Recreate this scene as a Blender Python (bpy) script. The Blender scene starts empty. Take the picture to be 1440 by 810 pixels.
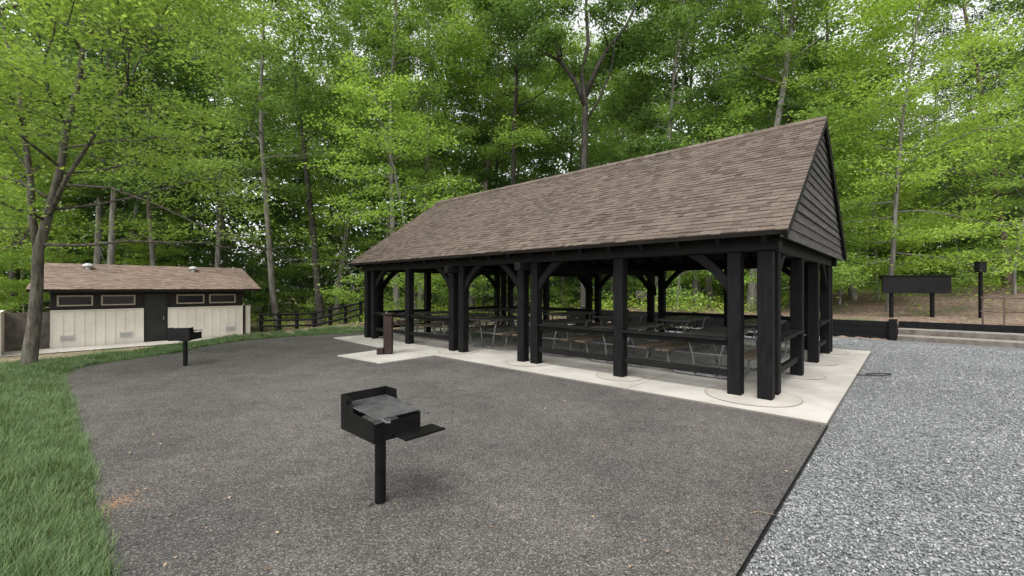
import bpy, bmesh, math, random
import numpy as np
from mathutils import Vector, Matrix
random.seed(5)
R = math.radians
SC = bpy.context.scene
COL = SC.collection
F = 605.0
HC = 1.63
D1 = np.array([-0.734, 0.679]); D2 = np.array([0.679, 0.734])
D1 /= np.linalg.norm(D1); D2 = np.array([D1[1], -D1[0]])
CX, CY = 3.673, 5.016
ROT_P = math.atan2(D1[1], D1[0])        # local x -> D1, local y -> -D2
ROT_F = math.atan2(D2[1], D2[0])        # local x -> D2, local y -> D1
def W(u, v):
    return (CX + D1[0]*u + D2[0]*v, CY + D1[1]*u + D2[1]*v)
def UV(x, y):
    a = x-CX; b = y-CY
    return D1[0]*a + D1[1]*b, D2[0]*a + D2[1]*b
def ss(t):
    t = np.clip(t, 0, 1); return t*t*(3-2*t)
def hgt(x, y):
    x = np.asarray(x, float); y = np.asarray(y, float)
    u, v = UV(x, y)
    thr = 9-.35*np.maximum(y-15, 0)
    thr = np.maximum(thr, 5)
    left = -.7*ss((-x-thr)/4)*ss((y-8)/6)
    v0 = np.where(u < -.2, 13.5, 11.78)
    plat = .5*ss((v-v0)/.5)*ss((13-u)/2)
    slope = 1.1*ss((v-15)/16)*ss((10-u)/12)
    far = ss((np.hypot(x, y)-24)/12)
    n = .12*np.sin(x*.7+1.3)*np.cos(y*.53)+.08*np.sin(x*1.7+y*1.1)
    return left+plat+slope+far*n
def hz(x, y): return float(hgt(x, y))

# ------------------------------------------------------------ materials
def newmat(name):
    m = bpy.data.materials.new(name); m.use_nodes = True
    nt = m.node_tree; nt.nodes.clear()
    out = nt.nodes.new('ShaderNodeOutputMaterial')
    b = nt.nodes.new('ShaderNodeBsdfPrincipled')
    nt.links.new(b.outputs[0], out.inputs[0])
    return m, nt, b, out
def N(nt, t, **kw):
    n = nt.nodes.new(t)
    for k, v in kw.items(): setattr(n, k, v)
    return n
def mixc(nt, fac, a, b, mode='MIX'):
    n = nt.nodes.new('ShaderNodeMix'); n.data_type = 'RGBA'; n.blend_type = mode
    for s, v in ((n.inputs[0], fac), (n.inputs[6], a), (n.inputs[7], b)):
        if isinstance(v, bpy.types.NodeSocket): nt.links.new(v, s)
        elif isinstance(v, tuple): s.default_value = (*v, 1) if len(v) == 3 else v
        else: s.default_value = v
    return n.outputs[2]
def ramp(nt, fac, a, b, c0=0, c1=1):
    n = nt.nodes.new('ShaderNodeMapRange'); nt.links.new(fac, n.inputs[0])
    n.inputs[1].default_value = a; n.inputs[2].default_value = b
    n.inputs[3].default_value = c0; n.inputs[4].default_value = c1
    return n.outputs[0]
def noise(nt, co, scale, detail=4, rough=.6):
    n = nt.nodes.new('ShaderNodeTexNoise'); nt.links.new(co, n.inputs['Vector'])
    n.inputs['Scale'].default_value = scale; n.inputs['Detail'].default_value = detail
    n.inputs['Roughness'].default_value = rough
    return n.outputs[0]
def coord(nt, stretch=(1, 1, 1), world=False):
    if world:
        g = nt.nodes.new('ShaderNodeNewGeometry'); o = g.outputs['Position']
    else:
        g = nt.nodes.new('ShaderNodeTexCoord'); o = g.outputs['Object']
    mp = nt.nodes.new('ShaderNodeMapping'); nt.links.new(o, mp.inputs[0])
    mp.inputs['Scale'].default_value = stretch
    return mp.outputs[0]
def bump(nt, b, h, strength, dist=.01):
    n = nt.nodes.new('ShaderNodeBump'); nt.links.new(h, n.inputs['Height'])
    n.inputs['Strength'].default_value = strength; n.inputs['Distance'].default_value = dist
    nt.links.new(n.outputs[0], b.inputs['Normal'])
def island(nt):
    g = nt.nodes.new('ShaderNodeNewGeometry'); return g.outputs['Random Per Island']
def nmat(name, c1, c2, scale=4, rough=.7, bs=.3, bscale=None, bd=.01, stretch=(1, 1, 1), metal=0, spec=.4, isl=0.0):
    m, nt, b, out = newmat(name)
    co = coord(nt, stretch)
    n = noise(nt, co, scale, 6)
    c = mixc(nt, ramp(nt, n, .35, .65), c1, c2)
    if isl:
        c = mixc(nt, 1.0, c, mixc(nt, ramp(nt, island(nt), 0, 1), (1-isl,)*3, (1+isl,)*3), 'MULTIPLY')
    nt.links.new(c, b.inputs['Base Color'])
    nt.links.new(ramp(nt, n, .3, .7, rough-.08, rough+.08), b.inputs['Roughness'])
    b.inputs['Metallic'].default_value = metal
    b.inputs['Specular IOR Level'].default_value = spec
    if bs: bump(nt, b, noise(nt, co, bscale or scale*6, 5), bs, bd)
    return m
def leafmat(name, ca, cb, trans=.45, lo=.68, hi=1.25):
    m, nt, b, out = newmat(name)
    c = mixc(nt, island(nt), ca, cb)
    oi = nt.nodes.new('ShaderNodeObjectInfo')
    k = mixc(nt, oi.outputs['Random'], (lo*.9, lo, lo*1.1), (hi*1.05, hi, hi*.85))
    c = mixc(nt, 1.0, c, k, 'MULTIPLY')
    nt.links.new(c, b.inputs['Base Color'])
    b.inputs['Roughness'].default_value = .55
    b.inputs['Specular IOR Level'].default_value = .2
    t = nt.nodes.new('ShaderNodeBsdfTranslucent')
    nt.links.new(mixc(nt, 1.0, c, (1.4, 1.35, .8), 'MULTIPLY'), t.inputs[0])
    mx = nt.nodes.new('ShaderNodeMixShader'); mx.inputs[0].default_value = trans
    nt.links.new(b.outputs[0], mx.inputs[1]); nt.links.new(t.outputs[0], mx.inputs[2])
    nt.links.new(mx.outputs[0], out.inputs[0])
    return m
M = {}
M['black_wood'] = nmat('black_stained_wood', (.0035, .0035, .004), (.010, .0096, .0096), 3, .65, .5, 30, .004, (6, 6, 1), spec=.12)
M['black_plank'] = nmat('black_stained_plank', (.0035, .0035, .004), (.011, .0105, .010), 3, .6, .4, 30, .003, (1, 1, 6), spec=.15)
M['siding'] = nmat('weathered_dark_siding', (.030, .027, .025), (.085, .077, .07), 2.0, .8, .8, 14, .006, (2, 1, 9), isl=.25)
M['ceiling_wood'] = nmat('dark_roof_boards', (.012, .010, .008), (.025, .02, .016), 3, .8, .3)
M['steel_black'] = nmat('black_painted_steel', (.003, .003, .0035), (.007, .007, .0072), 6, .42, .25, 50, .002, spec=.22)
M['grate'] = nmat('used_grate_steel', (.08, .08, .085), (.17, .165, .16), 20, .4, .2, metal=.7)
M['galv'] = nmat('galvanised_tube', (.13, .135, .135), (.24, .245, .245), 12, .5, .1, metal=.5)
M['table_top'] = nmat('dark_table_planks', (.040, .038, .036), (.09, .085, .08), 3, .45, .3, 20, .003, (6, 1, 6))
M['bench_wood'] = nmat('brown_bench_planks', (.08, .06, .045), (.15, .115, .085), 3, .6, .3, 20, .003, (6, 1, 6))
M['fount'] = nmat('dark_red_brown_enamel', (.018, .009, .007), (.028, .014, .011), 6, .4, .15, spec=.4)
M['stainless'] = nmat('stainless_steel', (.45, .45, .45), (.55, .55, .55), 8, .3, 0, metal=1)
M['ash'] = nmat('grey_ash', (.06, .06, .06), (.2, .19, .18), 25, .95, 1, 60, .01)
M['bark_grey'] = nmat('grey_bark', (.085, .078, .066), (.25, .235, .21), 5, .9, 1, 14, .03, (2, 2, .35))
M['bark_dark'] = nmat('dark_bark', (.022, .019, .016), (.075, .066, .056), 5, .9, 1, 14, .03, (2, 2, .35))
M['bark_near'] = nmat('mottled_grey_brown_bark', (.04, .034, .027), (.15, .135, .11), 7, .9, 1, 22, .02, (2, 2, .5))
M['bark_red'] = nmat('reddish_bark', (.07, .045, .035), (.17, .12, .10), 5, .9, 1, 14, .03, (2, 2, .35))
M['leaf_near'] = leafmat('near_tree_leaves', (.15, .245, .06), (.29, .41, .115), .5, 1, 1)
M['leaf_mid'] = leafmat('wood_leaves', (.12, .21, .06), (.245, .365, .10), .48)
M['leaf_dark'] = leafmat('deep_wood_leaves', (.085, .155, .05), (.18, .285, .085), .45)
M['leaf_far'] = leafmat('far_wood_leaves', (.09, .155, .062), (.205, .30, .11), .45, 1, 1)
M['leaf_bright'] = leafmat('bright_young_leaves', (.21, .33, .06), (.38, .52, .12), .5, .8, 1.15)
M['needle'] = leafmat('conifer_needles', (.05, .095, .04), (.11, .18, .07), .3)
M['grass'] = leafmat('grass_blades', (.06, .115, .05), (.17, .24, .11), .3, 1, 1)
M['litter_leaf'] = nmat('dry_leaf', (.16, .10, .06), (.33, .26, .17), 3, .8, 0, isl=.5)
M['sawdust'] = nmat('orange_sawdust', (.38, .20, .10), (.5, .30, .17), 9, .9, 0, isl=.3)
M['white_panel'] = nmat('offwhite_painted_panel', (.56, .52, .46), (.66, .62, .55), 1.2, .7, .15)
M['brown_dark'] = nmat('dark_brown_paint', (.014, .012, .011), (.022, .019, .017), 2, .6, .2, spec=.2)
M['trim'] = nmat('tan_window_frame', (.26, .22, .17), (.32, .28, .22), 4, .6, .1)
M['door'] = nmat('charcoal_door_paint', (.018, .018, .018), (.027, .027, .027), 2, .5, .1, spec=.2)
M['vent'] = nmat('grey_vent_metal', (.35, .35, .34), (.45, .45, .44), 8, .5, .1)
M['timber'] = nmat('weathered_timber', (.07, .06, .05), (.16, .14, .12), 4, .85, .7, 20, .006, (1, 1, 1))
M['board_black'] = nmat('black_panel', (.006, .006, .006), (.011, .011, .011), 4, .5, .1, spec=.15)
M['tread'] = nmat('gritty_tread', (.16, .15, .135), (.28, .265, .24), 8, .9, .4, 80)
M['stone'] = nmat('dark_pebble', (.05, .045, .04), (.12, .1, .09), 10, .9, .3)
M['cable'] = nmat('black_cable', (.01, .01, .01), (.02, .02, .02), 4, .6, 0)
M['twig'] = nmat('dry_twig', (.16, .12, .08), (.25, .2, .14), 9, .9, .2)
def glassmat():
    m, nt, b, out = newmat('dark_window_glass')
    b.inputs['Base Color'].default_value = (.02, .022, .022, 1); b.inputs['Roughness'].default_value = .08
    co = coord(nt); bump(nt, b, noise(nt, co, 3), .05, .01)
    return m
M['glass'] = glassmat()
def shingle(name, a, b_, dark):
    m, nt, b, out = newmat(name)
    r = island(nt)
    cr = nt.nodes.new('ShaderNodeValToRGB'); nt.links.new(r, cr.inputs[0])
    e = cr.color_ramp.elements; e[0].position = 0; e[0].color = (*dark, 1); e[1].position = 1; e[1].color = (*b_, 1)
    x = e.new(.35); x.color = (*a, 1)
    co = coord(nt)
    g = noise(nt, co, 110, 3); big = noise(nt, co, .8, 4)
    c = mixc(nt, 1.0, cr.outputs[0], mixc(nt, ramp(nt, g, .3, .7), (.6,)*3, (1.4,)*3), 'MULTIPLY')
    c = mixc(nt, 1.0, c, mixc(nt, ramp(nt, big, .35, .65), (.88, .90, .90), (1.08, 1.06, 1.04)), 'MULTIPLY')
    nt.links.new(c, b.inputs['Base Color']); b.inputs['Roughness'].default_value = .9
    b.inputs['Specular IOR Level'].default_value = .12
    bump(nt, b, g, .5, .004)
    return m
M['shingle'] = shingle('brown_asphalt_shingle', (.106, .083, .068), (.136, .109, .090), (.076, .058, .047))
M['shingle2'] = shingle('tan_pink_asphalt_shingle', (.215, .158, .126), (.255, .197, .16), (.17, .122, .096))
def pavemat():
    m, nt, b, out = newmat('dark_speckled_paving')
    co = coord(nt, world=True)
    v = N(nt, 'ShaderNodeTexVoronoi'); nt.links.new(co, v.inputs['Vector']); v.inputs['Scale'].default_value = 125
    sp = N(nt, 'ShaderNodeSeparateColor'); nt.links.new(v.outputs['Color'], sp.inputs[0])
    cr = nt.nodes.new('ShaderNodeValToRGB'); nt.links.new(sp.outputs[0], cr.inputs[0])
    e = cr.color_ramp.elements; e[0].color = (.038, .035, .033, 1); e[1].color = (.24, .225, .208, 1); e[1].position = 1
    x = e.new(.5); x.color = (.079, .074, .069, 1); x = e.new(.85); x.color = (.125, .117, .108, 1)
    n2 = noise(nt, co, .5, 6, .65); n3 = noise(nt, co, 5, 5)
    c = mixc(nt, 1.0, cr.outputs[0], mixc(nt, ramp(nt, n2, .36, .64), (.76, .76, .77), (1.22, 1.2, 1.17)), 'MULTIPLY')
    c = mixc(nt, 1.0, c, mixc(nt, ramp(nt, n3, .35, .65), (.90,)*3, (1.10,)*3), 'MULTIPLY')
    nt.links.new(c, b.inputs['Base Color']); b.inputs['Roughness'].default_value = .9
    b.inputs['Specular IOR Level'].default_value = .15
    bump(nt, b, v.outputs['Distance'], .8, .005)
    return m
M['pave'] = pavemat()
def gravelmat(name, isl):
    m, nt, b, out = newmat(name)
    co = coord(nt, world=True)
    if isl: r = island(nt)
    else:
        v = N(nt, 'ShaderNodeTexVoronoi'); nt.links.new(co, v.inputs['Vector']); v.inputs['Scale'].default_value = 34
        sp = N(nt, 'ShaderNodeSeparateColor'); nt.links.new(v.outputs['Color'], sp.inputs[0]); r = sp.outputs[0]
    cr = nt.nodes.new('ShaderNodeValToRGB'); nt.links.new(r, cr.inputs[0])
    e = cr.color_ramp.elements; e[0].color = (.14, .147, .148, 1); e[1].color = (.46, .458, .445, 1)
    x = e.new(.3); x.color = (.205, .214, .216, 1); x = e.new(.8); x.color = (.29, .30, .30, 1)
    n = noise(nt, co, 40 if isl else 3, 4)
    c = mixc(nt, 1.0, cr.outputs[0], mixc(nt, ramp(nt, n, .3, .7), (.8,)*3, (1.12,)*3), 'MULTIPLY')
    n2 = noise(nt, co, .7, 5)
    c = mixc(nt, 1.0, c, mixc(nt, ramp(nt, n2, .35, .65), (.90,)*3, (1.06,)*3), 'MULTIPLY')
    if not isl:
        c = mixc(nt, 1.0, c, mixc(nt, ramp(nt, v.outputs['Distance'], .3, .8), (1, 1, 1), (.35,)*3), 'MULTIPLY')
        bump(nt, b, ramp(nt, v.outputs['Distance'], 0, 1, 1, 0), 1, .03)
    nt.links.new(c, b.inputs['Base Color']); b.inputs['Roughness'].default_value = .85
    b.inputs['Specular IOR Level'].default_value = .3
    return m
M['gravel'] = gravelmat('gravel_bed', False); M['gstone'] = gravelmat('crushed_stone', True)
def concmat(name, a, c2):
    m, nt, b, out = newmat(name)
    co = coord(nt)
    n = noise(nt, co, .9, 6, .65); n2 = noise(nt, co, 60, 3)
    c = mixc(nt, ramp(nt, n, .32, .62), a, c2)
    br = N(nt, 'ShaderNodeTexBrick'); nt.links.new(co, br.inputs['Vector'])
    br.inputs['Scale'].default_value = 1; br.inputs['Brick Width'].default_value = 2.56; br.inputs['Row Height'].default_value = 1.96
    br.inputs['Mortar Size'].default_value = .008; br.offset = 0
    c = mixc(nt, br.outputs['Fac'], c, (.16, .145, .125))
    c = mixc(nt, 1.0, c, mixc(nt, ramp(nt, n2, .3, .7), (.9,)*3, (1.1,)*3), 'MULTIPLY')
    nt.links.new(c, b.inputs['Base Color']); b.inputs['Roughness'].default_value = .85
    bump(nt, b, n2, .25, .003)
    return m
M['concrete'] = concmat('pale_concrete', (.31, .29, .255), (.44, .42, .38))
M['patch'] = nmat('footing_concrete', (.33, .305, .265), (.42, .39, .345), 2, .85, .2, 60)
M['rim'] = nmat('stained_rim', (.20, .16, .12), (.30, .26, .21), 5, .9, .2)
def groundmat():
    m, nt, b, out = newmat('leaf_litter_and_turf')
    co = coord(nt, world=True)
    v = N(nt, 'ShaderNodeTexVoronoi'); nt.links.new(co, v.inputs['Vector']); v.inputs['Scale'].default_value = 11
    sp = N(nt, 'ShaderNodeSeparateColor'); nt.links.new(v.outputs['Color'], sp.inputs[0])
    lit = mixc(nt, sp.outputs[0], (.085, .058, .044), (.30, .22, .17))
    g1 = noise(nt, co, .45, 5)
    lit = mixc(nt, ramp(nt, g1, .53, .63, 0, .6), lit, (.07, .115, .04))
    n2 = noise(nt, co, 14, 4)
    turf = mixc(nt, ramp(nt, n2, .35, .65), (.06, .10, .04), (.13, .175, .07))
    n3 = noise(nt, co, .6, 5)
    turf = mixc(nt, ramp(nt, n3, .38, .50, 0, .9), turf, mixc(nt, sp.outputs[0], (.14, .105, .07), (.28, .225, .16)))
    sx = N(nt, 'ShaderNodeSeparateXYZ'); nt.links.new(co, sx.inputs[0])
    def add(a, k):
        q = N(nt, 'ShaderNodeMath', operation='MULTIPLY_ADD'); nt.links.new(n3, q.inputs[0]); q.inputs[1].default_value = k; nt.links.new(a, q.inputs[2]); return q.outputs[0]
    fy = ramp(nt, add(sx.outputs[1], 4), 20, 23, 1, 0); fx = ramp(nt, add(sx.outputs[0], 2), -3.2, -2.4, 1, 0)
    q = N(nt, 'ShaderNodeMath', operation='MULTIPLY'); nt.links.new(fy, q.inputs[0]); nt.links.new(fx, q.inputs[1])
    nt.links.new(mixc(nt, q.outputs[0], lit, turf), b.inputs['Base Color'])
    b.inputs['Roughness'].default_value = .95; b.inputs['Specular IOR Level'].default_value = .1
    bump(nt, b, n2, .6, .05)
    return m
M['ground'] = groundmat()

# ------------------------------------------------------------ mesh helpers
class MB:
    def __init__(s): s.v = []; s.f = []
    def add(s, vs, fs):
        n = len(s.v); s.v += [tuple(map(float, p)) for p in vs]; s.f += [tuple(i+n for i in f) for f in fs]
    def box(s, x0, x1, y0, y1, z0, z1):
        s.add([(x0,y0,z0),(x1,y0,z0),(x1,y1,z0),(x0,y1,z0),(x0,y0,z1),(x1,y0,z1),(x1,y1,z1),(x0,y1,z1)],
              [(0,3,2,1),(4,5,6,7),(0,1,5,4),(1,2,6,5),(2,3,7,6),(3,0,4,7)])
    def hexa(s, p8):
        s.add(p8, [(0,3,2,1),(4,5,6,7),(0,1,5,4),(1,2,6,5),(2,3,7,6),(3,0,4,7)])
    def tube(s, pts, r, n=8):
        pts = [np.array(p, float) for p in pts]
        if not hasattr(r, '__len__'): r = [r]*len(pts)
        vs = []; up = None
        for i, p in enumerate(pts):
            a = pts[max(i-1, 0)]; b = pts[min(i+1, len(pts)-1)]
            t = b-a; t = t/(np.linalg.norm(t)+1e-9)
            if up is None:
                ref = np.array([0, 0, 1.]) if abs(t[2]) < .9 else np.array([1., 0, 0])
                up = np.cross(t, ref)
            up = up-t*np.dot(up, t); up /= (np.linalg.norm(up)+1e-9)
            w = np.cross(t, up)
            for k in range(n):
                an = 2*math.pi*k/n
                vs.append(p+(up*math.cos(an)+w*math.sin(an))*r[i])
        fs = []
        for i in range(len(pts)-1):
            for k in range(n):
                a = i*n+k; b = i*n+(k+1) % n
                fs.append((a, b, b+n, a+n))
        fs.append(tuple(range(n))[::-1]); fs.append(tuple(range((len(pts)-1)*n, len(pts)*n)))
        s.add(vs, fs)
    def prism(s, poly, f, a, b):
        n = len(poly)
        s.add([f(p[0], p[1], a) for p in poly]+[f(p[0], p[1], b) for p in poly],
              [tuple(range(n))[::-1], tuple(range(n, 2*n))]+[(i, (i+1) % n, n+(i+1) % n, n+i) for i in range(n)])
    def lathe(s, prof, c=(0, 0, 0), n=16):
        vs = [(c[0]+r*math.cos(2*math.pi*k/n), c[1]+r*math.sin(2*math.pi*k/n), c[2]+z) for r, z in prof for k in range(n)]
        fs = [(i*n+k, i*n+(k+1) % n, (i+1)*n+(k+1) % n, (i+1)*n+k) for i in range(len(prof)-1) for k in range(n)]
        fs += [tuple(range(n))[::-1], tuple(range((len(prof)-1)*n, len(prof)*n))]
        s.add(vs, fs)
    def build(s, name, mat, parent=None, smooth=False, bev=0, recalc=True):
        me = bpy.data.meshes.new(name); me.from_pydata(s.v, [], s.f)
        if recalc or bev:
            bm = bmesh.new(); bm.from_mesh(me)
            bmesh.ops.recalc_face_normals(bm, faces=bm.faces)
            if bev: bmesh.ops.bevel(bm, geom=bm.edges[:], offset=bev, segments=1, affect='EDGES')
            bm.to_mesh(me); bm.free()
        if smooth: me.shade_smooth()
        me.materials.append(mat)
        o = bpy.data.objects.new(name, me); COL.objects.link(o)
        if parent: o.parent = parent
        return o
def npmesh(name, verts, faces, mat, parent=None):
    verts = np.asarray(verts, np.float32).reshape(-1, 3); faces = np.asarray(faces, np.int32)
    me = bpy.data.meshes.new(name); k = faces.shape[1]; m = faces.shape[0]
    me.vertices.add(len(verts)); me.vertices.foreach_set('co', verts.ravel())
    me.loops.add(m*k); me.loops.foreach_set('vertex_index', faces.ravel())
    me.polygons.add(m); me.polygons.foreach_set('loop_start', np.arange(0, m*k, k, dtype=np.int32))
    me.update(calc_edges=True)
    me.materials.append(mat)
    o = bpy.data.objects.new(name, me); COL.objects.link(o)
    if parent: o.parent = parent
    return o
def empty(name, loc, rz=0):
    o = bpy.data.objects.new(name, None); COL.objects.link(o); o.location = loc; o.rotation_euler = (0, 0, rz); o.empty_display_size = .2
    return o
def tag(o, label=None, cat=None, group=None, kind=None):
    if label: o['label'] = label
    if cat: o['category'] = cat
    if group: o['group'] = group
    if kind: o['kind'] = kind
    return o
def copy_tree(o, parent=None):
    c = o.copy(); COL.objects.link(c); c.parent = parent
    for ch in list(o.children): copy_tree(ch, c)
    return c

# ------------------------------------------------------------ ground
def axis(a, b, st, far):
    mid = np.arange(a, b+1e-6, st); g = []; d = st; x = 0
    while x < far: d *= 1.25; x += d; g.append(x)
    g = np.array(g); return np.concatenate([(a-g)[::-1], mid, b+g])
gx = axis(-30, 30, .3, 300); gy = axis(-6, 46, .3, 300)
X, Y = np.meshgrid(gx, gy); Z = hgt(X, Y)
nx = len(gx); ny = len(gy)
ii = (np.arange(ny-1)[:, None]*nx+np.arange(nx-1)[None]).ravel()
g = npmesh('ground', np.stack([X, Y, Z], -1), np.stack([ii, ii+1, ii+1+nx, ii+nx], -1), M['ground'])
g.data.shade_smooth()
tag(g, 'woodland floor of leaf litter, turning to turf on the left', 'ground', kind='structure')

def sheet(name, poly, z0, z1, mat, label, cat):
    b = MB(); b.prism(poly, lambda x, y, t: (x, y, t), z0, z1)
    return tag(b.build(name, mat), label, cat, kind='structure')
gp = [W(-18, -9), W(.4, -9), W(.4, 5), W(13, 5), W(13, 11.7), W(-18, 11.7)]
sheet('gravel_yard', gp, -.05, .006, M['gravel'], 'yard of blue grey crushed stone right of and behind the shelter', 'gravel')
ctrl = [W(0, -9), (-2.35, -1.2), (-2.05, .5), (-2.0, 1.8), (-2.25, 2.39), (-2.9, 3.02), (-3.88, 3.95), (-5.2, 5.15), (-6.4, 6.24), (-7.6, 7.3), (-8.37, 8.07), (-8.75, 8.8), (-8.6, 9.6), (-8.3, 10.6), (-8.4, 11.8), (-8.2, 12.9), (-7.6, 13.8), (-6.9, 14.4), (-5.6, 15.3), (-4.6, 16.6), W(14.2, 4)]
def cr(pts, k=5):
    out = []
    P = [np.array(p) for p in pts]
    for i in range(len(P)-1):
        p0 = P[max(i-1, 0)]; p1 = P[i]; p2 = P[i+1]; p3 = P[min(i+2, len(P)-1)]
        for j in range(k):
            t = j/k
            out.append(.5*((2*p1)+(-p0+p2)*t+(2*p0-5*p1+4*p2-p3)*t*t+(-p0+3*p1-3*p2+p3)*t**3))
    out.append(P[-1]); return [tuple(p) for p in out]
bound = cr(ctrl[1:-1])
rj = random.Random(3)
bound = [(x+rj.uniform(-.025, .025), y+rj.uniform(-.025, .025)) for x, y in bound]
pav = [W(0, -9)]+bound+[W(14.2, 4), W(12, 4), W(0, 4)]
sheet('paved_court', pav, -.3, .03, M['pave'], 'dark speckled paved court in front of the shelter', 'pavement')
b = MB(); q = [W(-.012, -9), W(.0, -9), W(.0, -.0), W(-.012, -.0)]; b.prism(q, lambda x, y, t: (x, y, t), -.02, .036)
tag(b.build('edge_shadow_strip', M['steel_black']), 'thin black strip drawing the shadow line of the dark paving edge beside blue grey gravel', 'edge shadow', kind='structure')  # added black strip draws the dark line that the paving edge casts

slab = empty('concrete_slab', (CX, CY, 0), ROT_P)
tag(slab, 'pale concrete slab under the shelter, with pad for the fountain', 'slab', kind='structure')
b = MB(); b.prism([(0, 0), (7.5, 0), (7.5, 1.4), (9.15, 1.55), (9.3, .15), (12.8, 0), (12.8, -7.84), (0, -7.84)], lambda x, y, t: (x, y, t), -.1, .05)
b.build('slab_surface', M['concrete'], slab)
US = [.8, 1.2, 3.1, 5.05, 5.42, 7.38, 7.75, 9.7, 11.6, 12.0]
ZB = .05
fp = [(1.0, .85), (3.1, .8), (5.235, .8), (7.565, .8), (9.7, .8), (11.8, .85), (1.0, 7.0), (3.1, 7.04), (5.235, 7.04), (7.565, 7.04), (9.7, 7.04), (11.8, 7.0), (.8, 3.1), (.8, 4.9), (12, 3.1), (12, 4.9)]
for i, (u, v) in enumerate(fp):
    r = .62 if u in (1.0, 11.8) else (.5 if u in (5.235, 7.565) else .42)
    b = MB(); n = 40
    b.lathe([(r, 0), (r, .004)], (u, -v, .05), n); p = b.build('footing_patch', M['patch'], slab)
    b = MB(); vs = []; fs = []
    for k in range(n):
        a = 2*math.pi*k/n
        for rr in (r, r+.014): vs.append((u+rr*math.cos(a), -v+rr*math.sin(a), .0575))
    fs = [(2*k, 2*k+1, (2*k+3) % (2*n), (2*k+2) % (2*n)) for k in range(n)]
    b.add(vs, fs); b.build('stained_joint', M['rim'], p, recalc=False)

# ------------------------------------------------------------ shelter
pv = empty('picnic_shelter', (CX, CY, 0), ROT_P)
tag(pv, 'long open-sided black timber picnic shelter with brown shingled gable roof on a concrete slab', 'picnic shelter')
def ubox(b, u0, u1, v0, v1, z0, z1): b.box(u0, u1, -v1, -v0, z0, z1)
hp = .095
posts = [(u, .8) for u in US]+[(u, 7.04) for u in US]+[(u, v) for u in (.8, 12.0) for v in (1.2, 3.1, 4.9, 6.64)]
for (u, v) in posts:
    b = MB(); ubox(b, u-hp, u+hp, v-hp, v+hp, ZB, 2.16); b.build('post', M['black_wood'], pv, bev=.012)
for v in (.8, 7.04):
    b = MB(); ubox(b, .62, 12.25, v-.11, v+.11, 2.163, 2.44); b.build('plate_beam', M['black_plank'], pv, bev=.01)
for u in (.8, 12.0):
    b = MB(); ubox(b, u-.10, u+.10, .913, 6.927, 2.163, 2.42); b.build('end_beam', M['black_plank'], pv, bev=.01)
for u in (5.235, 7.565):
    b = MB(); ubox(b, u-.08, u+.08, .4, 7.44, 2.0, 2.155); b.build('tie_beam', M['black_plank'], pv, bev=.01)
def brace(p, axis, sgn, zt=2.162, L=.42, th=.10, w=.045):
    def bz(a, c, d, t): return ((1-t)**2*a[0]+2*t*(1-t)*c[0]+t*t*d[0], (1-t)**2*a[1]+2*t*(1-t)*c[1]+t*t*d[1])
    n = 9; prof = [bz((0, zt-L*.9), (.17, zt-.17), (L*.9, zt), k/(n-1)) for k in range(n)]
    prof += [bz((0, zt-L*1.15-th*1.3), (.16+th*.75, zt-.16-th*.75), (L*1.15+th*1.3, zt), k/(n-1)) for k in range(n)][::-1]
    b = MB()
    if axis == 'u': b.prism(prof, lambda s, z, t: (p[0]+sgn*(hp+s), -p[1]+t, z), -w, w)
    else: b.prism(prof, lambda s, z, t: (p[0]+t, -(p[1]+sgn*(hp+s)), z), -w, w)
    b.build('curved_brace', M['black_wood'], pv)
for v in (.8, 7.04):
    for u, s in ((1.2, 1), (5.05, -1), (5.42, 1), (7.38, -1), (7.75, 1), (11.6, -1)): brace((u, v), 'u', s)
for u in (.8, 12.0):
    brace((u, 1.2), 'v', 1); brace((u, 6.64), 'v', -1)
for u in (5.235, 7.565):
    brace((u, .8), 'v', 1, zt=2.0); brace((u, 7.04), 'v', -1, zt=2.0)
def railing(axis, c, a0, a1):
    b = MB(); a0 += hp; a1 -= hp
    def bb(a, bb_, o0, o1, z0, z1, m):
        if axis == 'u': ubox(m, a, bb_, c+o0, c+o1, z0, z1)
        else: ubox(m, c+o0, c+o1, a, bb_, z0, z1)
    bb(a0, a1, -.035, .035, .765, .842, b); bb(a0, a1, -.04, .04, .30, .40, b)
    r = b.build('railing', M['black_plank'], pv, bev=.008)
    t = MB(); bb(a0, a1, -.13, -.006, .845, .880, t); bb(a0, a1, .006, .13, .845, .880, t)
    t.build('top_rail', M['black_plank'], r, bev=.006)
for v in (.8, 7.04):
    for a0, a1 in ((1.2, 3.1), (3.1, 5.05), (7.75, 9.7), (9.7, 11.6)): railing('u', v, a0, a1)
for u in (.8, 12.0):
    for a0, a1 in ((1.2, 3.1), (4.9, 6.64)): railing('v', u, a0, a1)
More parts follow.
